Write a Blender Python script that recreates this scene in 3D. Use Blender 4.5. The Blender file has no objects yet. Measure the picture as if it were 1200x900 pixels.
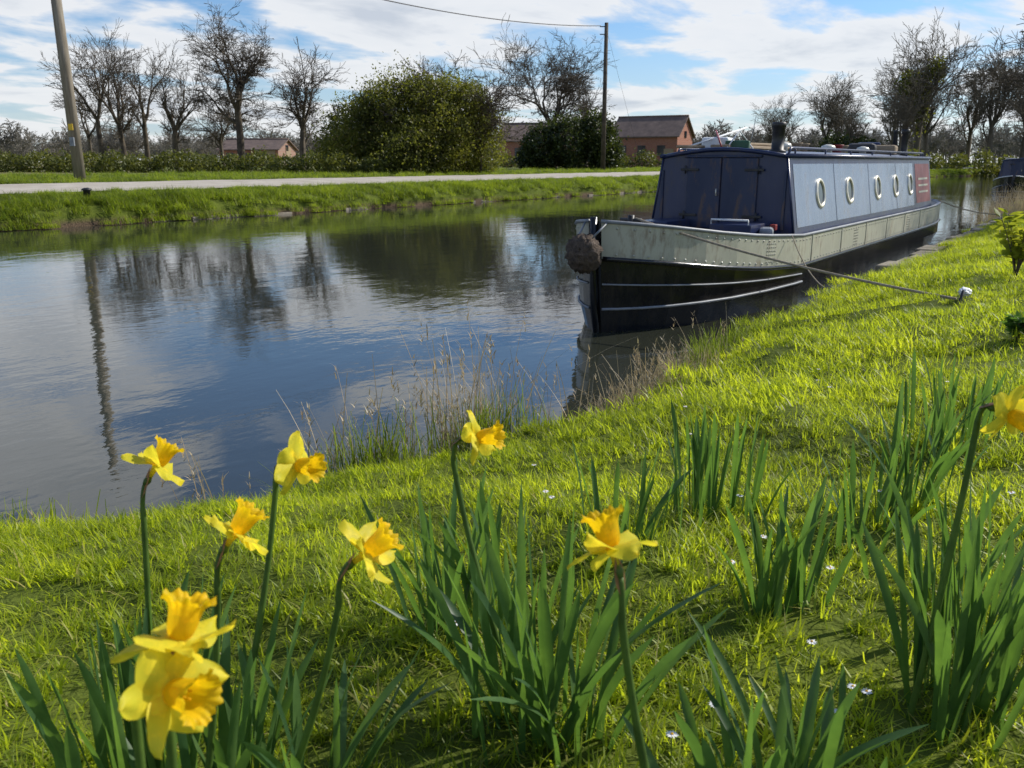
import bpy, math, random
import numpy as np
from mathutils import Vector, Matrix, noise as mnoise
random.seed(7); rng=np.random.default_rng(7)
SC=bpy.context.scene; COL=SC.collection
# World frame: +X runs along the canal, +Y across it (towards the far bank), z=0 is the water level.
TH=math.radians(35.2); CT,ST=math.cos(TH),math.sin(TH)
def V(x,y,z=0.0):
    """survey helper: metres right of / ahead of the tripod -> canal frame"""
    return Vector((ST*x+CT*y, -CT*x+ST*y, z))
# ------------------------------------------------------------------ materials
def new_mat(name):
    m=bpy.data.materials.new(name); m.use_nodes=True
    nt=m.node_tree; b=nt.nodes['Principled BSDF']; return m,nt,b
def N(nt,t,**k):
    n=nt.nodes.new(t)
    for a,v in k.items(): setattr(n,a,v)
    return n
def ramp(nt,fac,stops):
    r=N(nt,'ShaderNodeValToRGB'); e=r.color_ramp.elements
    while len(e)<len(stops): e.new(0.5)
    for i,(p,c) in enumerate(stops):
        e[i].position=p; e[i].color=(c[0],c[1],c[2],1)
    nt.links.new(fac,r.inputs[0]); return r.outputs[0]
def noise_fac(nt,scale,detail=4,coord='pos',rough=.55,stretch=None):
    if coord=='pos': src=N(nt,'ShaderNodeNewGeometry').outputs['Position']
    else: src=N(nt,'ShaderNodeTexCoord').outputs['Object']
    if stretch:
        mp=N(nt,'ShaderNodeMapping'); mp.inputs['Scale'].default_value=stretch
        nt.links.new(src,mp.inputs[0]); src=mp.outputs[0]
    n=N(nt,'ShaderNodeTexNoise'); n.inputs['Scale'].default_value=scale
    n.inputs['Detail'].default_value=detail; n.inputs['Roughness'].default_value=rough
    nt.links.new(src,n.inputs['Vector']); return n.outputs['Fac']
def mixc(nt,fac,a,b,mode='MIX'):
    m=N(nt,'ShaderNodeMix',data_type='RGBA',blend_type=mode)
    if isinstance(fac,(int,float)): m.inputs[0].default_value=fac
    else: nt.links.new(fac,m.inputs[0])
    for i,c in ((6,a),(7,b)):
        if isinstance(c,tuple): m.inputs[i].default_value=(c[0],c[1],c[2],1)
        else: nt.links.new(c,m.inputs[i])
    return m.outputs[2]
def add_bump(nt,b,fac,strength=.3,dist=.02):
    bp=N(nt,'ShaderNodeBump'); bp.inputs['Strength'].default_value=strength; bp.inputs['Distance'].default_value=dist
    nt.links.new(fac,bp.inputs['Height']); nt.links.new(bp.outputs[0],b.inputs['Normal'])
def simple(name,c1,c2=None,scale=5,rough=.6,metal=0,bump=0,coord='obj',bscale=None,stretch=None,spec=.5):
    m,nt,b=new_mat(name)
    c2=c2 or tuple(x*.7 for x in c1)
    f=noise_fac(nt,scale,5,coord,stretch=stretch)
    nt.links.new(ramp(nt,f,[(.35,c1),(.68,c2)]),b.inputs['Base Color'])
    b.inputs['Roughness'].default_value=rough; b.inputs['Metallic'].default_value=metal
    b.inputs['Specular IOR Level'].default_value=spec
    if bump: add_bump(nt,b,noise_fac(nt,bscale or scale*4,5,coord,stretch=stretch),bump)
    return m
def leafy(name,cols,trans=(.2,.3,.02),tf=.4,scale=.6,rough=.5,spec=.3,npow=.5):
    """thin leaf: island-random colour * world noise, plus translucency"""
    m,nt,b=new_mat(name)
    g=N(nt,'ShaderNodeNewGeometry'); c=ramp(nt,g.outputs['Random Per Island'],cols)
    f=noise_fac(nt,scale,5,rough=.65)
    mod=ramp(nt,f,[(.34,(npow*.95,npow,npow)),(.5,(.9,.9,.85)),(.66,(1.3,1.2,1.1))])
    nt.links.new(mixc(nt,1.0,c,mod,'MULTIPLY'),b.inputs['Base Color']); b.inputs['Roughness'].default_value=rough
    b.inputs['Specular IOR Level'].default_value=spec
    tr=N(nt,'ShaderNodeBsdfTranslucent')
    nt.links.new(mixc(nt,1.0,trans,mod,'MULTIPLY'),tr.inputs[0])
    ms=N(nt,'ShaderNodeMixShader'); ms.inputs[0].default_value=tf
    nt.links.new(b.outputs[0],ms.inputs[1]); nt.links.new(tr.outputs[0],ms.inputs[2])
    nt.links.new(ms.outputs[0],nt.nodes['Material Output'].inputs[0]); return m
M={}
M['lawn']=leafy('lawn_grass',[(0,(.15,.21,.012)),(.5,(.25,.33,.018)),(.85,(.36,.41,.03)),(.92,(.44,.37,.13)),(1,(.50,.41,.19))],(.72,.84,.035),.52,1.5,.45,.35,.55)
M['tuft']=leafy('rough_grass',[(0,(.08,.13,.012)),(.6,(.17,.23,.02)),(.85,(.25,.28,.03)),(1,(.38,.31,.13))],(.42,.55,.03),.45,.8,.5,.3,.5)
M['dleaf']=leafy('daffodil_leaf',[(0,(.036,.088,.036)),(.5,(.058,.125,.042)),(1,(.10,.18,.05))],(.20,.38,.05),.36,9,.45,.45,.75)
M['dstem']=leafy('daffodil_stem',[(0,(.08,.15,.03)),(1,(.12,.20,.04))],(.24,.4,.03),.2,9,.5)
M['petal']=leafy('daffodil_petal',[(0,(.86,.74,.04)),(1,(.90,.80,.07))],(1,.86,.05),.5,40,.5,.2,.9)
M['corona']=leafy('daffodil_corona',[(0,(.88,.58,.012)),(1,(.90,.64,.015))],(1,.68,.01),.5,60,.5,.2,.9)
M['spathe']=leafy('papery_spathe',[(0,(.22,.12,.06)),(1,(.34,.2,.1))],(.4,.22,.1),.4,60)
M['dry']=leafy('dry_reed',[(0,(.26,.19,.11)),(.6,(.44,.35,.22)),(1,(.62,.53,.37))],(.5,.4,.22),.3,4,npow=.7)
M['ivy']=leafy('ivy_foliage',[(0,(.016,.032,.008)),(.5,(.035,.055,.012)),(1,(.08,.095,.02))],(.12,.16,.02),.25,.9,.45,.4,.4)
M['olive']=leafy('budding_foliage',[(0,(.05,.056,.014)),(.5,(.12,.13,.025)),(.85,(.22,.22,.04)),(1,(.25,.18,.09))],(.34,.37,.04),.36,.7,.5,.3,.35)
M['hedge']=leafy('hedge_foliage',[(0,(.05,.06,.015)),(.5,(.10,.12,.02)),(1,(.17,.17,.05))],(.24,.26,.03),.3,.4)
M['shrub']=leafy('shrub_leaf',[(0,(.12,.17,.02)),(.6,(.22,.26,.03)),(1,(.42,.40,.06))],(.5,.55,.04),.45,4)
M['daisy']=simple('daisy_white',(.8,.8,.78),(.7,.7,.68),30)
M['bark']=simple('bark',(.05,.038,.027),(.125,.098,.066),3,.9,bump=.5,coord='pos')
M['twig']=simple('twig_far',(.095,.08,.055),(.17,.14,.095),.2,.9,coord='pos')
M['farwood']=simple('distant_wood',(.15,.14,.12),(.23,.205,.165),.05,1,coord='pos')  # lighter than the near bark: distance haze is mixed into this colour
M['pole']=simple('weathered_pole',(.17,.14,.10),(.30,.26,.20),2,.85,bump=.3,stretch=(6,6,.5))
M['wire']=simple('wire',(.03,.03,.03),None,5,.6)
M['yellow']=simple('yellow_sign',(.75,.5,.03),(.65,.42,.03),5)
M['path']=simple('path_grit',(.48,.43,.355),(.35,.305,.24),1.2,.95,bump=.4,coord='pos',bscale=30)
M['coping']=simple('coping_stone',(.30,.26,.20),(.15,.125,.09),3,.9,bump=.6,coord='pos',bscale=25)
M['rope']=simple('rope',(.42,.36,.26),(.28,.22,.15),40,.9,bump=.5,bscale=200)
M['fender']=simple('rope_fender',(.15,.11,.08),(.06,.045,.035),18,.95,bump=1,bscale=60)
M['glass']=simple('dark_glass',(.02,.025,.03),None,3,.08)
M['brass']=simple('porthole_rim',(.75,.72,.62),(.6,.55,.42),8,.35,.3)
M['grey']=simple('grey_steel',(.25,.27,.30),(.16,.17,.18),6,.5)
M['white']=simple('white_plastic',(.8,.8,.78),(.7,.7,.7),8,.5)
M['blackiron']=simple('black_iron',(.02,.02,.022),(.05,.045,.04),6,.5,.1)
M['timber']=simple('plank',(.36,.27,.17),(.22,.16,.10),4,.8,stretch=(1,10,10))
M['redp']=simple('red_paint',(.30,.03,.02),(.2,.02,.02),6,.5)
M['green']=simple('green_paint',(.03,.10,.05),(.02,.07,.03),6,.5)
def paint(name,c,dirt=(.12,.08,.05),dirtamt=.5,rough=.3,streak=True,scale=2.5):
    m,nt,b=new_mat(name)
    f=noise_fac(nt,scale,6,'obj',.65,stretch=(1,1,.25) if streak else None)
    f2=noise_fac(nt,14,6,'obj',.7,stretch=(1,1,.35) if streak else None)
    base=ramp(nt,f,[(.3,c),(.75,tuple(min(1,x*1.35+.01) for x in c))])
    mm=N(nt,'ShaderNodeMath',operation='MULTIPLY'); nt.links.new(f,mm.inputs[0]); nt.links.new(f2,mm.inputs[1])
    fr=ramp(nt,mm.outputs[0],[(.26,(0,0,0)),(.38,(dirtamt,)*3)])
    sp=N(nt,'ShaderNodeSeparateColor'); nt.links.new(fr,sp.inputs[0])
    nt.links.new(mixc(nt,sp.outputs[0],base,dirt),b.inputs['Base Color'])
    r=N(nt,'ShaderNodeMapRange'); nt.links.new(f2,r.inputs[0]); r.inputs[3].default_value=rough*.7; r.inputs[4].default_value=rough*1.7
    nt.links.new(r.outputs[0],b.inputs['Roughness'])
    add_bump(nt,b,noise_fac(nt,3,3,'obj'),.12,.03)
    return m
M['navy']=paint('navy_paint',(.011,.020,.066),(.06,.05,.05),.6,.28)
M['navy2']=paint('navy_door_paint',(.013,.022,.058),(.13,.08,.055),.8,.42)
M['slate']=paint('sunlit_slate_paint',(.165,.215,.30),(.22,.17,.12),.4,.22)  # slate blue kept pale, so the panels' sunlit look is in the colour
M['cream']=paint('cream_paint',(.36,.355,.28),(.17,.11,.07),.65,.38)
M['hull']=paint('bitumen_black',(.006,.006,.007),(.05,.04,.03),.4,.17)
M['maroon']=paint('maroon_paint',(.16,.02,.025),(.08,.03,.02),.5,.35)
M['roof']=paint('roof_paint',(.10,.13,.19),(.18,.14,.1),.5,.5,False)
def ground_mat():
    m,nt,b=new_mat('ground_soil_grass')
    g=N(nt,'ShaderNodeNewGeometry'); sp=N(nt,'ShaderNodeSeparateXYZ'); nt.links.new(g.outputs['Position'],sp.inputs[0])
    n1=noise_fac(nt,1.4,6); n2=noise_fac(nt,.02,4,stretch=(.4,1.6,1)); n3=noise_fac(nt,25,4)
    grass=ramp(nt,n1,[(.3,(.06,.08,.012)),(.7,(.12,.15,.022))])
    fields=ramp(nt,n2,[(.38,(.13,.18,.03)),(.5,(.20,.20,.07)),(.6,(.30,.23,.14)),(.7,(.16,.17,.06))])
    mr=N(nt,'ShaderNodeMapRange'); nt.links.new(sp.outputs[1],mr.inputs[0]); mr.inputs[1].default_value=34; mr.inputs[2].default_value=60
    c=mixc(nt,mr.outputs[0],grass,fields)
    soil=ramp(nt,n3,[(.3,(.05,.035,.022)),(.7,(.14,.10,.065))])
    mz=N(nt,'ShaderNodeMapRange'); nt.links.new(sp.outputs[2],mz.inputs[0]); mz.inputs[1].default_value=.24; mz.inputs[2].default_value=.08
    c=mixc(nt,mz.outputs[0],c,soil)
    nt.links.new(c,b.inputs['Base Color']); b.inputs['Roughness'].default_value=.95; b.inputs['Specular IOR Level'].default_value=.1
    add_bump(nt,b,n3,.8,.03); return m
M['ground']=ground_mat()
def water_mat():
    m,nt,b=new_mat('canal_water')
    b.inputs['Base Color'].default_value=(.030,.033,.024,1); b.inputs['Roughness'].default_value=.015
    b.inputs['IOR'].default_value=1.6
    a=noise_fac(nt,1.6,3,stretch=(1,1.5,1)); c=noise_fac(nt,7,3,stretch=(1,1.5,1)); d=noise_fac(nt,.3,2)
    s=N(nt,'ShaderNodeMath',operation='MULTIPLY_ADD'); nt.links.new(c,s.inputs[0]); s.inputs[1].default_value=.24; nt.links.new(a,s.inputs[2])
    p=N(nt,'ShaderNodeMath',operation='MULTIPLY'); nt.links.new(s.outputs[0],p.inputs[0]); 
    r=N(nt,'ShaderNodeMapRange'); nt.links.new(d,r.inputs[0]); r.inputs[1].default_value=.35; r.inputs[2].default_value=.65; r.inputs[3].default_value=.45; r.inputs[4].default_value=1.15
    nt.links.new(r.outputs[0],p.inputs[1])
    add_bump(nt,b,p.outputs[0],.19,.03); return m
M['water']=water_mat()
def brick_mat():
    m,nt,b=new_mat('brick_wall'); t=N(nt,'ShaderNodeTexBrick'); tc=N(nt,'ShaderNodeTexCoord')
    mp=N(nt,'ShaderNodeMapping'); mp.inputs['Rotation'].default_value=(math.radians(90),0,0); nt.links.new(tc.outputs['Object'],mp.inputs[0])
    nt.links.new(mp.outputs[0],t.inputs[0]); t.inputs['Scale'].default_value=3
    t.inputs['Color1'].default_value=(.27,.09,.05,1); t.inputs['Color2'].default_value=(.36,.14,.08,1); t.inputs['Mortar'].default_value=(.3,.24,.2,1)
    nt.links.new(t.outputs[0],b.inputs['Base Color']); b.inputs['Roughness'].default_value=.9; return m
M['brick']=brick_mat()
M['tile']=simple('roof_tiles',(.12,.085,.07),(.20,.14,.11),1.5,.85,bump=.5,bscale=12)
# ------------------------------------------------------------------ mesh helpers
def mesh_obj(name,verts,faces,mats,parent=None,smooth=False,midx=None,loc=None):
    me=bpy.data.meshes.new(name)
    if isinstance(verts,np.ndarray) and isinstance(faces,np.ndarray):
        nv,nf,k=len(verts),len(faces),faces.shape[1]
        me.vertices.add(nv); me.vertices.foreach_set('co',verts.astype(np.float32).ravel())
        me.loops.add(nf*k); me.loops.foreach_set('vertex_index',faces.astype(np.int32).ravel())
        me.polygons.add(nf); me.polygons.foreach_set('loop_start',np.arange(0,nf*k,k,dtype=np.int32))
        me.polygons.foreach_set('loop_total',np.full(nf,k,dtype=np.int32)); me.update(calc_edges=True)
    else:
        me.from_pydata([tuple(v) for v in verts],[],[tuple(f) for f in faces]); me.update()
    for m in (mats if isinstance(mats,(list,tuple)) else [mats]): me.materials.append(m)
    if midx is not None: me.polygons.foreach_set('material_index',np.array(midx,dtype=np.int32))
    if smooth: me.polygons.foreach_set('use_smooth',np.ones(len(me.polygons),dtype=bool))
    o=bpy.data.objects.new(name,me); COL.objects.link(o)
    if parent: o.parent=parent
    if loc is not None: o.location=loc
    return o
def empty(name,loc=(0,0,0),rz=0):
    o=bpy.data.objects.new(name,None); o.empty_display_size=.2; COL.objects.link(o); o.location=loc; o.rotation_euler=(0,0,rz); return o
def tube(name,pts,rad,mat,parent=None,n=8,caps=True):
    pts=[Vector(p) for p in pts]; rads=rad if isinstance(rad,(list,tuple)) else [rad]*len(pts)
    vs=[];fs=[]; up=None
    for i,p in enumerate(pts):
        d=(pts[min(i+1,len(pts)-1)]-pts[max(i-1,0)]).normalized()
        if up is None: up=Vector((0,0,1)) if abs(d.z)<.9 else Vector((1,0,0))
        a=d.cross(up).normalized(); b=a.cross(d).normalized(); up=b
        for k in range(n):
            t=2*math.pi*k/n; vs.append(p+(a*math.cos(t)+b*math.sin(t))*rads[i])
    for i in range(len(pts)-1):
        for k in range(n):
            fs.append((i*n+k,i*n+(k+1)%n,(i+1)*n+(k+1)%n,(i+1)*n+k))
    if caps: fs.append(tuple(range(n))[::-1]); fs.append(tuple((len(pts)-1)*n+k for k in range(n)))
    return mesh_obj(name,vs,fs,mat,parent,True)
def box(name,c,size,mat,parent=None,rz=0,bevel=.01,rot=None):
    x,y,z=[s/2 for s in size]
    vs=[(-x,-y,-z),(x,-y,-z),(x,y,-z),(-x,y,-z),(-x,-y,z),(x,-y,z),(x,y,z),(-x,y,z)]
    fs=[(0,3,2,1),(4,5,6,7),(0,1,5,4),(1,2,6,5),(2,3,7,6),(3,0,4,7)]
    o=mesh_obj(name,vs,fs,mat,parent); o.location=c; o.rotation_euler=rot or (0,0,rz)
    if bevel:
        md=o.modifiers.new('b','BEVEL'); md.width=bevel; md.segments=2
    return o
def lathe(name,prof,mat,parent=None,loc=(0,0,0),n=20,rot=None):
    vs=[];fs=[]
    for r,z in prof:
        for k in range(n): vs.append((r*math.cos(2*math.pi*k/n),r*math.sin(2*math.pi*k/n),z))
    for i in range(len(prof)-1):
        for k in range(n): fs.append((i*n+k,i*n+(k+1)%n,(i+1)*n+(k+1)%n,(i+1)*n+k))
    fs.append(tuple(range(n))[::-1]); fs.append(tuple((len(prof)-1)*n+k for k in range(n)))
    o=mesh_obj(name,vs,fs,mat,parent,True); o.location=loc
    if rot: o.rotation_euler=rot
    return o
def ribbons(base,h,az,lean,curve,width,segs=3,fold=0.0,twist=None,shape='grass'):
    n=len(base); t=np.linspace(0,1,segs+1)
    if twist is None: twist=rng.uniform(-.6,.6,n)
    off=(lean[:,None]*t+curve[:,None]*t**2)*h[:,None]
    zz=h[:,None]*(t-0.35*np.clip(lean+curve,0,2)[:,None]*t**2)
    cx=base[:,0,None]+off*np.cos(az)[:,None]; cy=base[:,1,None]+off*np.sin(az)[:,None]; cz=base[:,2,None]+zz
    if shape=='grass': w=(1-t**1.5*.92)
    elif shape=='strap': w=np.where(t<.85,.85+.15*np.sin(t*3),(1-t)/.15*.85+.08)
    else: w=(1-.7*t)
    tw=az[:,None]+math.pi/2+twist[:,None]*(0.4+.9*t)
    wx=np.cos(tw)*width[:,None]*w/2; wy=np.sin(tw)*width[:,None]*w/2
    L=np.stack([cx-wx,cy-wy,cz],-1); R=np.stack([cx+wx,cy+wy,cz],-1)
    if fold:
        fo=fold*width[:,None]*w
        Cn=np.stack([cx+np.cos(az)[:,None]*fo,cy+np.sin(az)[:,None]*fo,cz-fo*.3],-1)
        vs=np.stack([L,Cn,R],2); k=3
    else: vs=np.stack([L,R],2); k=2
    verts=vs.reshape(-1,3); st=(segs+1)*k
    fl=[]
    for i in range(segs):
        for j in range(k-1):
            a=i*k+j; fl.append((a,a+1,a+k+1,a+k))
    fl=np.array(fl); faces=(np.arange(n)[:,None,None]*st+fl[None]).reshape(-1,4)
    return verts,faces
def cat(parts):
    vs=[];fs=[];o=0
    for v,f in parts: vs.append(v); fs.append(f+o); o+=len(v)
    return np.concatenate(vs),np.concatenate(fs)
# ------------------------------------------------------------------ terrain
def bend(s): return np.where(s>70,-((np.minimum(s,400)-70)/20.)**2,0)
def edge(s):
    s=np.asarray(s,float)
    e=np.interp(s,[-60,-2,0,1.38,2.58,3.8,4.74,6.2,9.5,14,500],[5.6,5.0,4.2,3.62,2.97,2.52,2.42,2.60,2.72,2.62,2.6])
    return e+bend(s)+.05*np.sin(s*2.1)+.05*np.sin(s*5.3+1)*(s<9)+.025*np.sin(s*11.3)*(s<9)
def far(s):
    s=np.asarray(s,float); return 22.6+bend(s)+.10*np.sin(s*.9)+.07*np.sin(s*2.7)+.05*np.sin(s*6.1)
def gz(s,w):
    s=np.asarray(s,float); w=np.asarray(w,float)
    q=edge(s)-w; r=w-far(s)
    zn=np.interp(q,[-1,-.3,0,.1,.3,.6,1.2,2.5,4,8,40,600],[-.8,-.4,-.03,.12,.25,.36,.49,.66,.745,.8,1.0,1.3])
    zf=np.interp(r,[-1,-.25,0,.06,.3,1,1.8,6.2,7.5,14,60,1500],[-.8,-.5,-.04,.3,.48,.70,.80,.95,1.0,1.1,1.2,1.45])
    z=np.maximum(zn,zf)
    near=np.clip((q>.1)*1.,0,1)*np.exp(-np.hypot(s,w)/25.)
    z=z+near*(.022*np.sin(s*3.1+w*1.7)+.018*np.sin(w*4.3-s*1.3)+.012*np.sin(s*7.3+2*np.sin(w*3)))
    return z
def axis(brk):
    out=[]
    for a,b,st in brk: out+=list(np.arange(a,b,st))
    return np.array(out+[brk[-1][1]])
sa=axis([(-900,-100,100),(-100,-10,6),(-10,-1,.6),(-1,10,.1),(10,30,.4),(30,150,1.5),(150,400,10),(400,2000,200)])
wa=axis([(-900,-100,100),(-100,-10,6),(-10,-3,.5),(-3,2.0,.12),(2.0,5.6,.06),(5.6,7,.3),(7,21,3.5),(21,22,.3),(22,24.8,.08),(24.8,30,.5),(30,60,3),(60,200,14),(200,1600,140)])
S,W=np.meshgrid(sa,wa,indexing='ij'); W=W+bend(S)*np.exp(-np.abs(W)/400.); Z=gz(S,W)
ns,nw=S.shape; idx=np.arange(ns*nw).reshape(ns,nw)
F=np.stack([idx[:-1,:-1],idx[1:,:-1],idx[1:,1:],idx[:-1,1:]],-1).reshape(-1,4)
mesh_obj('ground',np.stack([S,W,Z],-1).reshape(-1,3),F,M['ground'],smooth=True)
ss=np.concatenate([np.arange(-200,-4,10),np.arange(-4,12,1),np.arange(12,60,6),np.arange(60,400,5)]).astype(float)
wv=[];wf=[]
for i,s in enumerate(ss):
    wv+=[(s,float(edge(s))-.3,0),(s,float(far(s))+.6,0)]
    if i: wf.append((2*i-2,2*i,2*i+1,2*i-1))
mesh_obj('canal_water',wv,wf,M['water'])
pv=[];pf=[];offs=[1.9,3,4.2,5.4,6.3]; ps=np.arange(-60,200,1.0)
for i,s in enumerate(ps):
    for j,o in enumerate(offs):
        w=22.6+float(bend(s))+o+(.12*math.sin(s*1.3+o)+.08*math.sin(s*3.7) if j in (0,4) else 0)
        pv.append((s,w,float(gz(s,w))+.03))
    if i:
        for j in range(4):
            a=(i-1)*5+j; pf.append((a,a+5,a+6,a+1))
mesh_obj('towpath',pv,pf,M['path'],smooth=True)
g=empty('bank_coping')
s=12.5
while s<60:
    L=random.uniform(.5,1.1); w=float(edge(s+L/2))-.14
    box('stone',(s+L/2,w+random.uniform(-.03,.03),.17+random.uniform(-.02,.015)),(L-.03,.34,.22),M['coping'],g,rz=random.uniform(-.04,.04),bevel=.03)
    s+=L
g=empty('far_bank_edging')
s=14.0
while s<75:
    L=random.uniform(.8,2.2)
    if random.random()<.5:
        box('edging',(s+L/2,float(far(s+L/2))-.03,.01+random.uniform(-.03,.02)),(L-.05,.10,.12),M['coping'],g,bevel=.01)
    s+=L
# ------------------------------------------------------------------ instanced vegetation (face instancers)
def slope_up(s,w):
    e=.1; nx=-(gz(s+e,w)-gz(s-e,w))/(2*e); ny=-(gz(s,w+e)-gz(s,w-e))/(2*e)
    n=np.stack([nx,ny,np.ones_like(nx)],-1); 
    return n/np.linalg.norm(n,axis=-1,keepdims=True)
def scatter(parent,proto_fn,nproto,pts,sc,align=True):
    pick=rng.integers(0,nproto,len(pts))
    up=slope_up(pts[:,0],pts[:,1]) if align else np.tile([0,0,1.],(len(pts),1))
    a=rng.uniform(0,2*math.pi,len(pts))
    x=np.stack([np.cos(a),np.sin(a),np.zeros_like(a)],-1); x-=up*(x*up).sum(-1,keepdims=True); x/=np.linalg.norm(x,axis=-1,keepdims=True)
    y=np.cross(up,x)
    for p in range(nproto):
        m=pick==p
        if not m.any(): continue
        P,X,Y,h=pts[m],x[m],y[m],(sc[m]/2)[:,None]
        v=np.stack([P-X*h-Y*h,P+X*h-Y*h,P+X*h+Y*h,P-X*h+Y*h],1).reshape(-1,3)
        f=np.arange(len(v)).reshape(-1,4)
        c=mesh_obj('instancer_%d'%p,v,f,M['ground'],parent)
        c.instance_type='FACES'; c.use_instance_faces_scale=True; c.show_instancer_for_render=False; c.show_instancer_for_viewport=False
        pr=proto_fn(p); pr.parent=c
def lawn_proto(nb,size,hmin,hmax,wd,mat,name,clump=0):
    def fn(i):
        b=np.zeros((nb,3)); b[:,:2]=rng.uniform(-size/2,size/2,(nb,2))
        if clump:
            cc=rng.uniform(-size/2,size/2,(clump,2)); k=int(nb*.7); b[:k,:2]=cc[rng.integers(0,clump,k)]+rng.normal(0,size*.035,(k,2))
        b[:,2]=-.008
        h=rng.uniform(hmin,hmax,nb)*rng.uniform(.6,1,nb)
        v,f=ribbons(b,h,rng.uniform(0,6.28,nb),rng.uniform(0,.6,nb),rng.uniform(0,.9,nb),rng.uniform(.7,1.2,nb)*wd,2 if hmax<.08 else 3)
        return mesh_obj(name,v,f,mat,smooth=True)
    return fn
def grid_pts(x0,x1,y0,y1,st,cond):
    X,Y=np.meshgrid(np.arange(x0,x1,st),np.arange(y0,y1,st)); X=X.ravel()+rng.uniform(-st/2,st/2,X.size); Y=Y.ravel()+rng.uniform(-st/2,st/2,Y.size)
    s=ST*X+CT*Y; w=-CT*X+ST*Y; q=edge(s)-w
    m=cond(X,Y,s,w,q); s,w=s[m],w[m]
    return np.stack([s,w,gz(s,w)],-1)
lawn=empty('lawn_grass')
p=grid_pts(-3.2,4.2,.35,4.4,.17,lambda X,Y,s,w,q:(np.abs(X)<.68*Y+.5)&(q>.14))
scatter(lawn,lawn_proto(280,.30,.025,.078,.0046,M['lawn'],'lawn_patch',9),5,p,rng.uniform(.6,1.4,len(p)))
p=grid_pts(-3.2,4.2,.35,6,.26,lambda X,Y,s,w,q:(np.abs(X)<.68*Y+.5)&(q>.2)&(np.sin(s*2.3+1.7*np.sin(w*2))+np.sin(w*3.1)>-.6))
scatter(lawn,lawn_proto(42,.11,.06,.14,.0055,M['lawn'],'lawn_tuft'),4,p,rng.uniform(.4,1.15,len(p)))
p=grid_pts(-3,24,4.3,24,.66,lambda X,Y,s,w,q:(X<.70*Y+1.2)&(q>.3)&(q<12))
scatter(lawn,lawn_proto(1700,1.0,.035,.11,.0068,M['lawn'],'lawn_patch_mid',30),4,p,rng.uniform(.7,1.35,len(p)))
p=grid_pts(5,110,22,110,1.9,lambda X,Y,s,w,q:(X<.72*Y+2)&(q>.4)&(q<20))
scatter(lawn,lawn_proto(1300,2.4,.06,.16,.022,M['lawn'],'lawn_patch_far'),2,p,rng.uniform(.8,1.2,len(p)))
rough=empty('rough_bank_grass')
sv=rng.uniform(.3,7.5,300); off=np.abs(rng.normal(.04,.13,300)); wv_=edge(sv)-off
p=np.stack([sv,wv_,np.maximum(gz(sv,wv_),0)],-1)
tuft=lawn_proto(110,.22,.06,.18,.005,M['tuft'],'bank_tuft')
scatter(rough,tuft,3,p,rng.uniform(.3,.95,len(p)),False)
sv=rng.uniform(6.5,60,700); wv_=edge(sv)-rng.uniform(.1,.6,700); p=np.stack([sv,wv_,gz(sv,wv_)],-1)
scatter(rough,tuft,2,p,rng.uniform(.5,1.1,len(p)),False)
fb=empty('far_bank_grass')
n=4600; sv=3+rng.random(n)**1.5*130; r=rng.uniform(-.12,1.85,n); wv_=far(sv)+r
p=np.stack([sv,wv_,np.maximum(gz(sv,wv_),.05)-.02],-1)
ftuft=lawn_proto(90,.5,.16,.42,.018,M['tuft'],'far_tuft')
scatter(fb,ftuft,4,p,rng.uniform(.45,1.1,n)*(1-.3*(r>1)),False)
n=2600; sv=3+rng.random(n)**1.4*140; r=6.4+rng.random(n)**1.5*9; wv_=far(sv)+r; p=np.stack([sv,wv_,gz(sv,wv_)-.02],-1)
scatter(fb,ftuft,3,p,rng.uniform(.5,.95,n),False)
# ------------------------------------------------------------------ long green tufts & dry reeds on the water's edge
def reed_mesh(name,specs,mat,parent=None,wd=.006,head=False):
    parts=[]
    for (s0,q0_,n,spread,h0,h1) in specs:
        b=np.zeros((n,3)); b[:,0]=s0+rng.normal(0,spread,n); b[:,1]=edge(b[:,0])-q0_+rng.normal(0,spread*.6,n)
        b[:,2]=np.maximum(gz(b[:,0],b[:,1]),-.03)-.02
        h=rng.uniform(h0,h1,n); az=rng.uniform(0,6.28,n)
        ln=np.abs(rng.normal(0,.2,n)); cu=np.abs(rng.normal(.05,.22,n))
        w_=rng.uniform(.6,1.3,n)*wd
        parts.append(ribbons(b,h,az,ln,cu,w_,6,0,None,'reed'))
        if head:
            m=rng.random(n)<.6
            k=int(m.sum())
            off=((ln+cu)*h)[m]; tip=b[m].copy(); tip[:,0]+=off*np.cos(az[m]); tip[:,1]+=off*np.sin(az[m]); tip[:,2]+=(h*(1-.35*np.clip(ln+cu,0,2)))[m]
            for _ in range(7):
                bb=tip.copy(); bb[:,2]-=rng.uniform(0,.12,k)
                parts.append(ribbons(bb,rng.uniform(.02,.05,k),rng.uniform(0,6.28,k),rng.uniform(.2,.8,k),rng.uniform(0,.5,k),np.full(k,.007),2))
    v,f=cat(parts); return mesh_obj(name,v,f,mat,parent,True)
reed_mesh('dry_reeds',[(2.7,.0,36,.09,.35,.75),(2.95,.02,34,.10,.3,.7),(3.38,-.02,75,.12,.45,.95),(3.6,0,45,.10,.35,.85),(3.95,.05,22,.10,.25,.6),(2.1,.02,16,.06,.25,.5),
  (1.45,.05,46,.08,.12,.28),(4.5,.05,50,.14,.2,.5),(4.9,.05,60,.16,.2,.5),(5.7,.0,70,.2,.2,.5)],M['dry'],wd=.0068,head=True)
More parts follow.
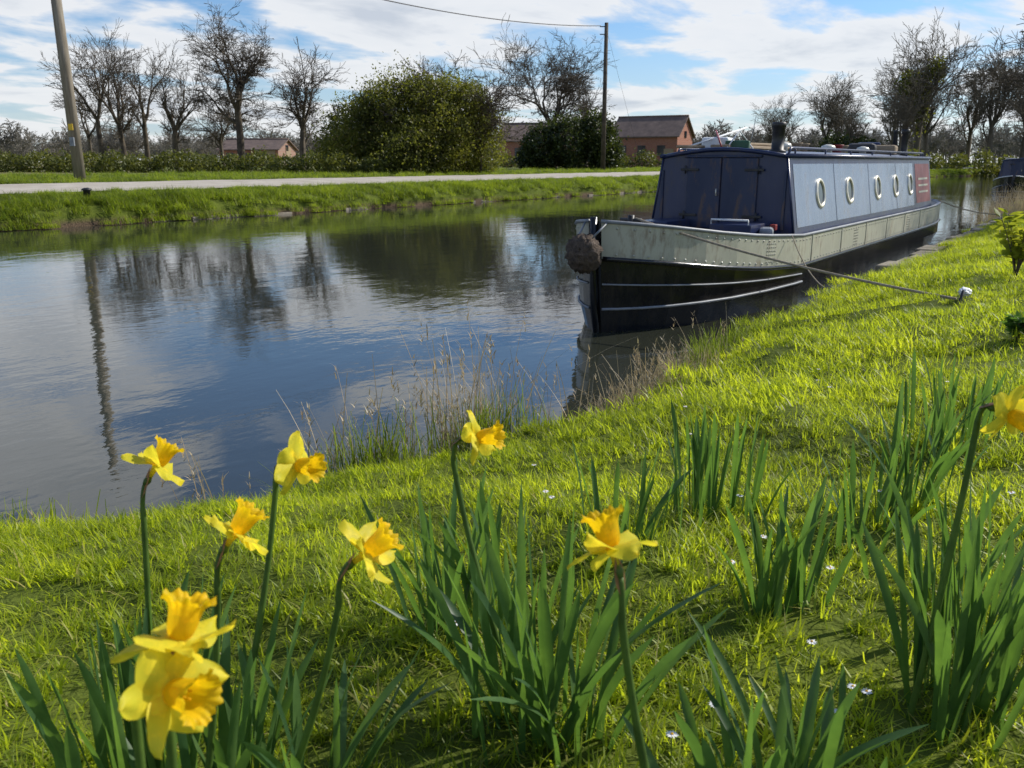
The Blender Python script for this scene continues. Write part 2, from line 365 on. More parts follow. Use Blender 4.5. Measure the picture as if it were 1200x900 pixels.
reed_mesh('dead_grass_mat',[(2.9,.02,70,.16,.10,.25),(3.4,.0,90,.18,.10,.28),(4.3,.0,260,.16,.1,.3),(4.8,0,450,.18,.1,.3),(5.4,-.02,550,.22,.1,.30),(6.1,0,350,.2,.1,.25),(3.9,.0,150,.12,.08,.22),(1.35,.05,200,.10,.06,.2),(26.5,.1,700,.6,.3,.9),(28.5,.1,900,.9,.3,1.1),(31,.1,700,.9,.3,1.1),(24.5,.2,300,.5,.2,.5)],M['dry'],wd=.006)
reed_mesh('green_bank_tuft',[(2.8,.06,480,.12,.18,.42),(3.45,.05,520,.13,.18,.42),(3.75,.1,160,.1,.1,.28),(1.5,.1,170,.08,.1,.26),(5.9,.12,380,.14,.14,.34),(5.0,.15,160,.12,.1,.2),(6.7,.1,260,.16,.12,.28)],M['tuft'],wd=.0075)
# ------------------------------------------------------------------ daffodils
def leaf_clump(x,y,n,spread,h0,h1,wd=.013,lean=.25):
    c=V(x,y); b=np.zeros((n,3)); b[:,0]=rng.normal(0,spread,n); b[:,1]=rng.normal(0,spread*.8,n)
    z0=float(gz(c.x,c.y)); b[:,2]=-.01
    h=rng.uniform(h0,h1,n); az=np.arctan2(b[:,1],b[:,0])+rng.normal(0,.7,n)
    v,f=ribbons(b,h,az,np.clip(np.abs(rng.normal(0.06,lean*.7,n)),0,.5),np.clip(np.abs(rng.normal(.03,lean*.55,n)),0,.5),rng.uniform(.75,1.3,n)*wd*1.1,9,.16,rng.uniform(-1.2,1.2,n),'strap')
    return mesh_obj('daffodil_leaves',v,f,M['dleaf'],None,True,loc=(c.x,c.y,z0))
for a in [(.06,1.28,30,.045,.28,.44,.014,.3),(.0,1.34,14,.04,.26,.40),(.12,1.24,16,.04,.22,.38,.014,.4),(-.13,1.67,24,.06,.24,.38),(-.02,1.72,14,.05,.22,.36),(.285,2.03,20,.06,.2,.33,.012),(.6,2.39,38,.07,.24,.36,.012,.15),
          (.573,1.71,22,.045,.2,.34),(.66,1.75,10,.04,.15,.3),(.918,2.08,14,.06,.18,.3,.012),(1.16,2.32,24,.06,.24,.40,.012),(1.04,2.25,10,.05,.15,.3,.012),(1.68,3.11,40,.09,.22,.36,.012,.15),(1.5,2.8,10,.08,.12,.22,.012),
          (.80,1.36,34,.05,.3,.44,.014,.25),(.90,1.42,26,.05,.3,.46,.014,.25),(.98,1.7,16,.06,.22,.36),(.36,1.06,24,.05,.2,.31,.015,.4),(.46,1.1,12,.04,.16,.3,.014,.45),
          (-.56,1.12,26,.05,.26,.42,.015,.2),(-.44,1.14,22,.05,.24,.40,.014,.25),(-.66,1.2,16,.05,.24,.38,.013,.2),(-.29,1.1,18,.05,.2,.34,.014,.4),(-.50,1.0,10,.05,.16,.28,.016,.3)]:
    leaf_clump(*a)
CAMR=V(1,0); CAMF=V(0,1)
def daffodil(pos,base,face,size=1.0,seed=0):
    rd=random.Random(seed)
    P=V(*pos[:2],pos[2]); B=V(*base); B.z=float(gz(B.x,B.y))-.02
    D=(CAMR*face[0]+CAMF*face[1]+Vector((0,0,face[2]))).normalized()
    root=empty('daffodil',B)
    q=D.to_track_quat('Z','Y'); R=q.to_matrix()@Matrix.Rotation(rd.uniform(0,1),3,'Z')
    loc=lambda v:(P-B)+R@(Vector(v)*size)
    vs=[];fs=[]
    nu,nv=11,8
    for k in range(6):
        a=k*math.pi/3+rd.uniform(-.1,.1); inner=k%2; L=.043*rd.uniform(.9,1.08); Wd=.038*(1 if inner else .88)*rd.uniform(.92,1.06)
        back=rd.uniform(-.3,.35); tw=rd.uniform(-.6,.6); curl=rd.uniform(-.018,.018); wv1=rd.uniform(0,6); cup=rd.uniform(.001,.005)
        o=len(vs)
        for i in range(nu):
            t=i/(nu-1); r=.006+L*t
            w=Wd*(math.sin(math.pi*min(1,(t*.93+.07)**.95))**.58)*(1-.1*t)+.0006
            for j in range(nv):
                u=j/(nv-1)*2-1
                x=r; y=u*w/2; z=(-.002 if inner else -.004)-back*L*t+curl*t*t+cup*math.cos(u*3.1)*(1-.3*t)+tw*y*t+.0018*math.sin(8*t+wv1+4*u)*t
                ca,sa_=math.cos(a),math.sin(a)
                vs.append(loc((x*ca-y*sa_,x*sa_+y*ca,z)))
        for i in range(nu-1):
            for j in range(nv-1):
                b=o+i*nv+j; fs.append((b,b+1,b+nv+1,b+nv))
    mesh_obj('tepals',vs,fs,M['petal'],root,True)
    vs=[];fs=[];n=72; prof=[(.006,-.004),(.0105,.002),(.0125,.009),(.0134,.017),(.0145,.024),(.0165,.030),(.0195,.0335),(.0225,.0348)]
    p1,p2=rd.uniform(0,6),rd.uniform(0,6)
    for i,(r,z) in enumerate(prof):
        fr=(i/(len(prof)-1))**2.2
        for k in range(n):
            t=2*math.pi*k/n
            rr=r*(1+fr*(.05*math.sin(5*t+p1)+.055*math.sin(12*t+p2)+.03*math.sin(23*t))+.03*math.sin(6*t)*(.3+fr))
            zz=z+fr*(.0022*math.sin(7*t+p2)+.0018*math.sin(17*t+p1))
            vs.append(loc((rr*math.cos(t),rr*math.sin(t),zz)))
    for i in range(len(prof)-1):
        for k in range(n): fs.append((i*n+k,i*n+(k+1)%n,(i+1)*n+(k+1)%n,(i+1)*n+k))
    mesh_obj('corona',vs,fs,M['corona'],root,True)
    for k in range(3):
        tube('stamen',[loc((.003*math.cos(k*2.1),.003*math.sin(k*2.1),0)),loc((.004*math.cos(k*2.1),.004*math.sin(k*2.1),.02))],.0012,M['corona'],root,5)
    back=P-B-D*.004
    n1=P-B-D*.022*size; n2=P-B-D*.036*size
    tube('floral_tube',[back,(back+n1)/2,n1],[.006*size,.0042*size,.0036*size],M['petal'],root,10)
    tube('ovary',[n1,n1*.5+n2*.5,n2],[.0038*size,.0058*size,.0038*size],M['dstem'],root,10)
    bendp=n2-D*.012-Vector((0,0,.012))
    tp=bendp-Vector((0,0,.03)); bot=Vector((0,0,0))
    ctrl=Vector((bot.x*.3+tp.x*.7,bot.y*.3+tp.y*.7,tp.z*.5)); pts=[]
    for i in range(15):
        t=i/14; pts.append((1-t)**2*bot+2*t*(1-t)*ctrl+t*t*tp)
    for i in range(1,8):
        t=i/7; c=bendp+Vector((0,0,.004)); pts.append((1-t)**2*tp+2*t*(1-t)*c+t*t*n2)
    tube('stem',pts,[.0052*size]*10+[.0045*size]*6+[.0036*size]*(len(pts)-16),M['dstem'],root,8)
    sd=(n1-bendp).normalized(); side=sd.cross(Vector((0,0,1))).normalized(); vs=[];fs=[]
    for i in range(7):
        t=i/6; c=bendp.lerp(n1+Vector((0,0,.004)),t*1.15)+Vector((0,0,.005+.004*math.sin(t*3)))
        w=.009*math.sin(math.pi*min(.97,t*.9+.12))
        vs+=[c-side*w-Vector((0,0,w*.6)),c,c+side*w-Vector((0,0,w*.6))]
        if i:
            b=(i-1)*3; fs+=[(b,b+1,b+4,b+3),(b+1,b+2,b+5,b+4)]
    mesh_obj('spathe',vs,fs,M['spathe'],root,True)
daffodil((-.540,1.228,1.205),(-.60,1.20),(.35,.3,.6),1.0,1)
daffodil((-.355,1.017,1.19),(-.47,1.05),(.5,.25,.7),1.0,2)
daffodil((-.325,1.227,1.203),(-.48,1.18),(.75,-.35,.05),1.0,3)
daffodil((-.185,1.01,1.165),(-.38,1.05),(.85,.2,.6),1.05,4)
daffodil((-.292,.669,1.247),(-.34,.66),(.2,.35,.9),1.0,5)
daffodil((-.288,.633,1.217),(-.33,.62),(.75,-.35,.05),1.0,6)
daffodil((-.055,1.38,1.198),(.03,1.33),(.75,-.25,.15),1.05,7)
daffodil((.110,.874,1.238),(.22,.86),(-.25,.25,.85),1.05,8)
daffodil((.790,1.293,1.262),(.72,1.35),(.45,-.75,-.15),1.15,9)
dz=empty('daisies')
dl=[(.93,1.32),(1.0,1.24),(.86,1.17),(.60,1.32),(.63,1.33),(.50,1.78),(.12,2.4),(.10,2.37),(.55,1.25),(.9,1.28),(1.25,1.6),(2.0,3.8),(1.7,4.6),(.7,3.2),(1.5,3.9),(.72,1.05),(.62,1.03)]
dl+=[(random.uniform(-.2,1.0)*y,y) for y in [random.uniform(1.1,4.5) for _ in range(22)]]
for (x,y) in dl:
    c=V(x,y); z=float(gz(c.x,c.y))+random.uniform(.065,.095); vs=[(c.x,c.y,z+.002)];fs=[]
    for k in range(24):
        a=k*math.pi/12; r=.011 if k%2 else .007; vs.append((c.x+r*math.cos(a),c.y+r*math.sin(a),z+.003*random.random()))
    for k in range(24): fs.append((0,1+k,1+(k+1)%24))
    mesh_obj('daisy_head',vs,fs,M['daisy'],dz)
    tube('daisy_stalk',[(c.x,c.y,z-.09),(c.x,c.y,z)],.0008,M['dstem'],dz,4)
    lathe('daisy_disc',[(.0025,0),(.002,.0015),(.0005,.0022)],M['corona'],dz,(c.x,c.y,z+.002),8)
# ------------------------------------------------------------------ narrowboat
def hull_station(L,T):
    b=np.interp(L,[0,.12,.3,.6,1.0,1.5,2.2,3.0,T-1.6,T-.9,T-.4,T-.1,T],[.07,.22,.38,.57,.74,.88,.99,1.05,1.05,1.0,.8,.5,.3])
    sh=np.interp(L,[0,.5,1.2,2.0,3.2,T-2,T],[1.10,1.04,.95,.87,.80,.80,.88])
    k=min(1,L/3.2)**.6; ks=min(1,(T-L)/2.0)**.7
    return float(b),float(sh),k,ks
def narrowboat(name,origin,T,cab0,cab1,red0,C):
    root=empty(name,origin)
    st=[0,.06,.12,.2,.3,.45,.6,.8,1.0,1.25,1.5,1.85,2.2,2.6,3.0,3.2,3.25]+list(np.arange(4,T-1.8,1.0))+[T-1.6,T-1.2,T-.9,T-.6,T-.4,T-.2,T-.1,T]
    vs=[];fs=[];mi=[];rows=None; lines={0:[],1:[],2:[],3:[]}
    for i,L in enumerate(st):
        b,sh,k,ks=hull_station(L,T)
        dd=.16 if L<3.22 else .015
        half=[(0,sh-dd,0),(max(b-.06,.01),sh-dd,0),(max(b-.055,.012),sh,0),(b,sh,0),(b*(.97+.03*k),sh-.36,.03*(1-k)),
              (b*(.88+.12*k),.24,.05*(1-k)),(b*(.72+.28*k*ks),0,.10*(1-k)),(b*(.45+.5*k*ks),-.4,.5*(1-k)),(0,-.42,.55*(1-k))]
        ring=[(L+dx,-y,z) for y,z,dx in half]+[(L+dx,y,z) for y,z,dx in half[::-1][1:-1]]
        vs+=ring; rows=len(ring)
        for j,(h,o) in enumerate(((3,0),(4,.012),(5,.012),(6,.01))):
            y,z,dx=half[h]; lines[j].append((L+dx,-(y+o),z))
    m_seg=[3,0,0,1,2,2,2,2]; m_seg=m_seg+m_seg[::-1]
    for i in range(len(st)-1):
        for j in range(rows):
            fs.append((i*rows+j,(i+1)*rows+j,(i+1)*rows+(j+1)%rows,i*rows+(j+1)%rows)); mi.append(m_seg[j])
    fs.append(tuple(range(rows))); mi.append(2)
    fs.append(tuple((len(st)-1)*rows+j for j in range(rows))[::-1]); mi.append(2)
    h=mesh_obj('hull',vs,fs,[C['gun'],C['band'],M['hull'],M['blackiron']],root,False,mi)
    for j,(r,mt) in enumerate(((.020,C['gun']),(.026,M['hull']),(.014,M['grey']),)):
        for sg in (1,-1):
            tube('rubbing_strake',[(x,y*sg,z) for x,y,z in (lines[j] if j<2 else lines[j][:17])],r,mt,root,6)
    mid=[(a[0],(a[1]*.5+b_[1]*.5)-.004,(a[2]*.5+b_[2]*.5)) for a,b_ in zip(lines[1],lines[2])]
    for sg in (1,-1): tube('rubbing_strake',[(x,y*sg,z) for x,y,z in mid[:16]],.009,M['grey'],root,6)
    rv=[];rf=[]
    def rivet(c,nrm,r=.011):
        o=len(rv); n_=Vector(nrm).normalized(); a=n_.cross(Vector((0,0,1))).normalized(); b_=a.cross(n_)
        for k in range(6): rv.append(Vector(c)+(a*math.cos(k*1.047)+b_*math.sin(k*1.047))*r)
        rv.append(Vector(c)+n_*r*.8)
        for k in range(6): rf.append((o+k,o+(k+1)%6,o+6))
    L=.1
    while L<T-.5:
        b,sh,k,ks=hull_station(L,T); b2=hull_station(L+.05,T)[0]; nx=-(b2-b)/.05
        for dz_ in (.06,.31):
            y=b*(1-(.03-.03*k)*(dz_/.36)); rivet((L,-y-.001,sh-dz_),(nx,-1,0),.014); rivet((L,y+.001,sh-dz_),(nx,1,0),.014)
        L+=.13
    for c0 in (2.15,5.6,9.2):
        for a in range(5):
            for e in range(6):
                L=c0+a*.05; b,sh,k,ks=hull_station(L,T); rivet((L,-b*(1-(.03-.03*k)*.6)-.003,sh-.09-e*.04),(0,-1,0),.011)
    mesh_obj('rivets',rv,rf,C['band'],root)
    for L in np.arange(3.6,T-2,1.35):
        b,sh,k,ks=hull_station(L,T)
        for sg in (-1,1): box('hull_strap',(L,sg*(b+.003),sh-.18),(.05,.012,.33),C['band'],root,bevel=.003)
    zb,zt,hb,ht=.785,1.72,.95,.80
    def cab(name,x0,x1,mat,inset=0):
        sec=[(-hb,zb),(-ht,zt)]+[(-ht+ (2*ht)*i/8,zt+.085*math.sin(math.pi*i/8)) for i in range(1,8)]+[(ht,zt),(hb,zb)]
        v=[(x0,y,z) for y,z in sec]+[(x1,y,z) for y,z in sec]; n=len(sec); f=[tuple(range(n)),tuple(range(n,2*n))[::-1]]
        mm=[0,0]
        for i in range(n-1): f.append((i,i+n,i+n+1,i+1)); mm.append(1 if 1<=i<n-2 else 0)
        mesh_obj(name,v,f,[mat,M['roof']],root,False,mm)
    cab('cabin',cab0,red0,C['cab']); cab('rear_cabin',red0+.002,cab1,C['rear'])
    for sg in (-1,1):
        tube('roof_edge',[(cab0-.05,sg*(ht+.01),zt+.005),(cab1+.03,sg*(ht+.01),zt+.005)],.028,C['cab'],root,8)
        hr=[(cab0+.25,sg*(ht-.07),zt+.03),(cab0+.32,sg*(ht-.07),zt+.095)]+[(cab0+.4+i*(cab1-cab0-.8)/12,sg*(ht-.07),zt+.10) for i in range(13)]+[(cab1-.32,sg*(ht-.07),zt+.095),(cab1-.25,sg*(ht-.07),zt+.03)]
        tube('handrail',hr,.016,C['cab'],root,8)
        for i in range(7): 
            x=cab0+.5+i*(cab1-cab0-1)/6; tube('handrail_post',[(x,sg*(ht-.07),zt+.01),(x,sg*(ht-.07),zt+.10)],.012,C['cab'],root,6)
    fe=[(cab0-.02,-ht+2*ht*i/8,zt+.085*math.sin(math.pi*i/8)) for i in range(9)]
    tube('roof_front_edge',fe,.026,C['cab'],root,8)
    for sg in (-1,1): tube('corner_edge',[(cab0,sg*hb,zb),(cab0,sg*ht,zt)],.016,C['cab'],root,6)
    nrm=Vector((0,-(zt-zb),(hb-ht))).normalized()
    yz=lambda z:-(hb-(hb-ht)*(z-zb)/(zt-zb))
    def panel(nm,x0,x1,z0,z1,mat,off,sg=-1):
        pts=[]
        for (x,z) in ((x0,z0),(x1,z0),(x1,z1),(x0,z1)):
            y=yz(z)+nrm.y*off; pts.append((x,y if sg<0 else -y,z+nrm.z*off))
        mesh_obj(nm,pts,[(0,1,2,3) if sg<0 else (3,2,1,0)],mat,root)
    for sg in (-1,1):
        panel('side_panel',cab0+.16,red0-.10,zb+.09,zt-.09,C['panel'],.004,sg)
        panel('rear_panel',red0+.12,cab1-.12,zb+.12,zt-.1,C['rearp'],.004,sg)
        for z in (zb+.30,zb+.42,zb+.54): panel('lettering_line',red0+.35,cab1-.35,z,z+.035,C['band'],.008,sg)
        for x in np.arange(cab0+1.9,red0-.5,1.9): panel('panel_seam',x,x+.02,zb+.09,zt-.09,C['cab'],.007,sg)
    for x in C['ports']:
        for sg in (-1,1):
            z=zb+.47; c=Vector((x,yz(z),z)); c.y=yz(z) if sg<0 else -yz(z)
            nn=Vector((0,nrm.y*(1 if sg<0 else -1),nrm.z)); a=Vector((1,0,0)); b_=nn.cross(a)
            vs=[];fs=[];n=28
            for (r,o) in ((.195,.004),(.190,.022),(.155,.026),(.150,.008)):
                for k in range(n): t=2*math.pi*k/n; vs.append(c+(a*math.cos(t)+b_*math.sin(t))*r+nn*o)
            for i in range(3):
                for k in range(n): fs.append((i*n+k,i*n+(k+1)%n,(i+1)*n+(k+1)%n,(i+1)*n+k))
            mesh_obj('porthole_rim',vs,fs,M['brass'],root,True)
            vs=[c+nn*.009+(a*math.cos(2*math.pi*k/n)+b_*math.sin(2*math.pi*k/n))*.152 for k in range(n)]
            mesh_obj('porthole_glass',vs,[tuple(range(n))],M['glass'],root)
    dx=cab0-.012
    for sg in (-1,1):
        box('cabin_door',(dx,sg*.235,1.27),(.03,.45,.86),M['navy2'],root,bevel=.008)
        for z in (1.0,1.56):
            box('hinge',(dx-.022,sg*.42,z),(.02,.24,.03),M['blackiron'],root,bevel=.004)
            tube('hinge_pin',[(dx-.025,sg*.475,z-.05),(dx-.025,sg*.475,z+.05)],.012,M['blackiron'],root,8)
        box('front_trim',(dx+.003,sg*.80,1.20),(.02,.03,.70),M['navy2'],root,bevel=.004)
    box('door_frame',(dx,0,1.72),(.05,1.0,.03),M['navy2'],root)
    tube('door_handle',[(dx-.02,.04,1.25),(dx-.06,.04,1.25),(dx-.06,.04,1.33)],.008,M['brass'],root,6)
    box('gas_locker_lid',(1.0,0,.865),(.55,.8,.03),M['grey'],root)
    tube('mooring_stud',[(.75,0,.88),(.75,0,1.12)],.035,M['blackiron'],root,10); tube('mooring_stud_bar',[(.75,-.12,1.07),(.75,.12,1.07)],.02,M['blackiron'],root,8)
    box('well_locker',(cab0-.45,-.45,.82),(.7,.5,.26),M['navy'],root); box('well_locker',(cab0-.45,.55,.82),(.7,.4,.26),M['navy'],root)
    tube('locker_rail',[(cab0-.75,-.2,.93),(cab0-.75,-.2,1.0),(cab0-.75,-.65,1.0),(cab0-.75,-.65,.93)],.012,M['white'],root,6)
    lathe('mushroom_vent',[(.05,0),(.05,.06),(.10,.07),(.09,.10),(.03,.12)],M['grey'],root,(cab0-1.2,.1,.80))
    box('red_tin',(cab0-.25,-.78,.90),(.08,.07,.07),M['redp'],root); box('deck_bag',(cab0-.55,-.8,.86),(.22,.16,.12),M['grey'],root,.3,.04)
    coil=[(1.55+(.12+.002*i)*math.cos(i*.5),.35+(.12+.002*i)*math.sin(i*.5),.80+.0016*i) for i in range(60)]
    tube('rope_coil',coil,.012,M['rope'],root,6)
    lathe('stove_chimney',[(.10,0),(.10,.03),(.075,.035),(.075,.30),(.085,.30),(.085,.345),(.07,.36)],M['blackiron'],root,(cab0+.22,-.60,zt+.04))
    lathe('rear_chimney',[(.09,0),(.06,.03),(.06,.42),(.075,.42),(.075,.5)],M['blackiron'],root,(cab1-.7,-.45,zt+.05))
    lathe('exhaust_chimney',[(.05,0),(.04,.45),(.05,.46),(.05,.5)],M['blackiron'],root,(cab1-.35,-.2,zt+.05))
    for x in (cab0+1.8,cab0+4,cab0+6.2): lathe('mushroom_vent',[(.06,0),(.06,.05),(.12,.06),(.10,.10),(.03,.125)],M['brass'],root,(x,-.15,zt+.08))
    return root,zt,nrm
C1=dict(gun=M['grey'],band=M['cream'],cab=M['navy'],rear=M['navy'],rearp=M['maroon'],panel=M['slate'],ports=[4.35,5.8,7.5,8.8,10.0])
boat,zt,_=narrowboat('narrowboat',(7.3,4.17,0),13.6,3.15,12.0,10.4,C1)
box('gang_plank',(4.6,.25,zt+.13),(2.2,.25,.04),M['timber'],boat,.05); box('gang_plank',(4.9,.3,zt+.175),(2.0,.22,.035),M['timber'],boat,-.04)
tube('boat_pole',[(3.0,.55,zt+.12),(7.5,.3,zt+.16)],.02,M['timber'],boat,8)
tube('boat_hook',[(3.3,.62,zt+.10),(4.3,.15,zt+.38)],.012,M['white'],boat,8)
tube('mop_handle',[(3.2,.05,zt+.12),(4.1,.5,zt+.34)],.012,M['redp'],boat,8)
box('roof_box',(4.0,.42,zt+.17),(.5,.35,.16),M['white'],boat,.2,.03); box('roof_crate',(3.75,.05,zt+.15),(.3,.3,.10),M['green'],boat,.3,.02)
tube('roof_frame',[(3.5,.1,zt+.1),(3.65,0,zt+.32),(3.9,-.1,zt+.1)],.01,M['white'],boat,6)
tube('aerial',[(3.9,-.05,zt+.1),(3.8,-.15,zt+.5)],.004,M['grey'],boat,5)
for i,x in enumerate((5.6,6.6,7.3,8.6,9.3)):
    lathe('plant_pot',[(.07,0),(.10,.12),(.11,.12),(.11,.14)],M['redp' if i==3 else 'timber'],boat,(x,.1+.1*(i%3),zt+.085))
box('coal_sack',(9.9,.0,zt+.17),(.6,.5,.20),M['blackiron'],boat,.2,.08); box('log_pile',(10.9,-.15,zt+.16),(.5,.5,.18),M['timber'],boat,.1,.05)
box('wheelbarrow_tray',(11.2,.2,zt+.2),(.5,.4,.22),M['navy'],boat,.4,.05)
def blob(name,r,sc,mat,parent,loc,amp=.12,seed=0,f=6):
    vs=[];fs=[];nu,nv=28,18
    for i in range(nv+1):
        a=math.pi*i/nv
        for j in range(nu):
            t=2*math.pi*j/nu; d=Vector((math.sin(a)*math.cos(t),math.sin(a)*math.sin(t),math.cos(a)))
            rr=r*(1+amp*mnoise.noise(d*f+Vector((seed,0,0)))+.04*math.sin(t*10+a*12))
            vs.append(Vector((d.x*sc[0],d.y*sc[1],d.z*sc[2]))*rr)
    for i in range(nv):
        for j in range(nu): fs.append((i*nu+j,i*nu+(j+1)%nu,(i+1)*nu+(j+1)%nu,(i+1)*nu+j))
    return mesh_obj(name,vs,fs,mat,parent,True,loc=loc)
blob('bow_fender',.165,(.95,1.05,1.1),M['fender'],boat,(-.15,.03,.80),.28,3,7)
dd=rng.normal(0,1,(900,3)); dd/=np.linalg.norm(dd,axis=1,keepdims=True); fb_=dd*.16+np.array([-.15,.03,.80])
v,f=ribbons(fb_,rng.uniform(-.08,.04,900),np.arctan2(dd[:,1],dd[:,0]),rng.uniform(.3,1.2,900),rng.uniform(0,.4,900),np.full(900,.010),2)
mesh_obj('fender_strands',v,f,M['fender'],boat,True)
tube('fender_chain',[(0.02,.12,1.08),(-.15,.1,.95)],.01,M['grey'],boat,6); tube('fender_chain',[(0.02,-.12,1.08),(-.15,-.06,.95)],.01,M['grey'],boat,6)
tube('stem_post',[(-.02,0,1.14),(-.03,0,.75),(.0,0,.35),(.08,0,0),(.5,0,-.35)],.035,M['hull'],boat,8)
def hang(a,b,sag,n=24):
    a,b=Vector(a),Vector(b); return [a.lerp(b,i/(n-1))-Vector((0,0,sag*4*(i/(n-1))*(1-i/(n-1)))) for i in range(n)]
e=V(3.54,6.75); ez=float(gz(e.x,e.y))
tube('mooring_rope',hang((8.05,4.12,1.09),(e.x,e.y,ez+.05),.06),.012,M['rope'],None,6)
tube('mooring_stake',[(e.x,e.y,ez-.1),(e.x+.03,e.y-.04,ez+.12)],.012,M['blackiron'],None,8)
tube('mooring_rope',hang((10.0,3.1,.83),(9.3,2.5,.36),.08),.007,M['rope'],None,6)
tube('mooring_rope',hang((19.8,3.2,.9),(20.6,2.0,.6),.08),.012,M['rope'],None,6)
c=V(3.68,6.9); blob('plastic_bag',.065,(1.5,.7,.5),M['white'],None,(c.x,c.y,float(gz(c.x,c.y))+.07),.5,9,3)
C2=dict(gun=M['white'],band=M['hull'],cab=M['navy'],rear=M['navy'],rearp=M['navy'],panel=M['slate'],ports=[4.5,6,7.5,9])
narrowboat('narrowboat',(41.5,3.95,0),15,3.2,12.5,10.8,C2)
# ------------------------------------------------------------------ trees
def grow_tree(seed,H,trunk_frac=.28,spread=.75,depth=7,r0=None,rmin=.011,upb=.12,lean=0,nseg=3,side=1.0,wob=.16,squash=1.0):
    rd=random.Random(seed); segs=[]
    r0=r0 or H*.022
    def rv(): return Vector((rd.gauss(0,1),rd.gauss(0,1),rd.gauss(0,1)))
    def br(p,d,L,r,dep):
        n=nseg if dep<depth-1 else 2; r1=max(r*(.62 if dep else .72),rmin)
        if dep==0: n=5
        kids=[]
        for i in range(n):
            d=(d+rv()*(wob if dep else .03)+Vector((0,0,upb*(1 if dep<3 else .15)))).normalized()
            q=p+d*(L/n); ra=r+(r1-r)*i/n; rb=r+(r1-r)*(i+1)/n
            segs.append((p,q,ra,rb)); p=q
            if dep>0 and i<n-1 and rd.random()<.75*side: kids.append((p,d,rb,.75))
            if dep==0 and i in (2,3) and rd.random()<.75: kids.append((p,d,rb,.7))
        if dep>=depth: return
        nk=2 if dep>0 else rd.choice((3,4)); ph=rd.uniform(0,6.28)
        for k in range(nk): kids.append((p,d,r1,1.0))
        for ki,(kp,kd,kr,f) in enumerate(kids):
            ax=rv()
            if dep==0: ax=Vector((math.cos(ph+ki*6.28/len(kids)),math.sin(ph+ki*6.28/len(kids)),0))
            ax=(ax-kd*ax.dot(kd)).normalized()
            ang=rd.uniform(.35,1.0)*spread*(1.3 if f<1 else .9)
            nd=(kd*math.cos(ang)+ax*math.sin(ang)).normalized()
            if nd.z<-.25: nd.z*=.3
            L2=(L if dep else H*.26)
            br(kp,nd,L2*rd.uniform(.62,.88)*f,max(kr*(.75 if f==1 else .5),rmin),dep+1)
    br(Vector((0,0,-.2)),Vector((lean,0,1)).normalized(),H*trunk_frac,r0,0)
    P0=np.array([s[0] for s in segs]); P1=np.array([s[1] for s in segs]); R0=np.array([s[2] for s in segs]); R1=np.array([s[3] for s in segs])
    sc=H/P1[:,2].max(); P0=P0*sc; P1=P1*sc
    d=P1-P0; d/=np.linalg.norm(d,axis=1,keepdims=True)+1e-9
    up=np.where(np.abs(d[:,2:3])<.9,np.array([[0,0,1.]]),np.array([[1.,0,0]]))
    a=np.cross(d,up); a/=np.linalg.norm(a,axis=1,keepdims=True); b=np.cross(a,d); k=4
    rings=[]
    for P,R in ((P0,R0),(P1,R1)):
        for j in range(k):
            t=2*math.pi*j/k; rings.append(P+(a*math.cos(t)+b*math.sin(t))*R[:,None])
    v=np.stack(rings,1).reshape(-1,3); n=len(segs)
    fl=np.array([(j,(j+1)%k,k+(j+1)%k,k+j) for j in range(k)])
    f=(np.arange(n)[:,None,None]*2*k+fl[None]).reshape(-1,4)
    return v,f,P1
def place(name,data,x,y,mat,rz=0,sc=1,parent=None):
    c=V(x,y); z=float(gz(c.x,c.y))
    o=mesh_obj(name,data[0],data[1],mat,parent,True,loc=(c.x,c.y,z)); o.rotation_euler[2]=rz; o.scale=(sc,)*3; return o
def dup(o,x,y,rz,sc):
    c=V(x,y); n=bpy.data.objects.new(o.name.split('.')[0],o.data); COL.objects.link(n); n.location=(c.x,c.y,float(gz(c.x,c.y))); n.rotation_euler[2]=rz
    n.scale=(sc,)*3; return n
tA=place('bare_tree',grow_tree(15,10.2,.38,.88,7,.34,.009,.09),-17.3,56.5,M['bark'])
tB=place('bare_tree',grow_tree(23,7.9,.34,.85,6,.22,.010,.10),-13.3,56,M['bark'],1)
tC=place('bare_tree',grow_tree(31,9.4,.40,.66,6,.25,.010,.13),-25.2,57.5,M['bark'],2)
tD=place('bare_tree',grow_tree(44,9.0,.36,.70,6,.23,.010,.13),-27.8,60,M['bark'],.5)
dup(tC,-23.6,62,4,.92); dup(tD,-31.5,66,3,.7); dup(tD,-26.4,64,1.5,1.0); dup(tB,-20.6,63,2.5,.7)
tE=place('bare_tree',grow_tree(58,11.5,.28,.85,7,.32,.012,.10),3.6,75,M['bark'])
dup(tC,6.7,80,2.2,.95)
tF=place('bare_tree',grow_tree(61,19.5,.30,.74,6,.45,.024,.13),53.5,117,M['twig'])
tG=place('bare_tree',grow_tree(75,17,.30,.72,6,.38,.024,.13),62,115,M['twig'])
for a in [(43,122,1.2,.72),(47,128,3.0,.78),(37,126,4,.5),(58,124,5,.85),(64,108,2.1,.85),(49,112,.7,.65),(67,104,4.4,.85),(40,131,2.9,.62),(66,128,.3,.95)]: dup(tG,*a)
for a in [(68,118,2.5,.85),(72,124,1,.9),(56,130,5.1,.8),(60,135,3.3,.9),(45,118,2,.5)]: dup(tF,*a)
tH=place('bare_tree',grow_tree(90,12.5,.2,.9,7,.3,.008),16.9,23.6,M['bark'],.4)
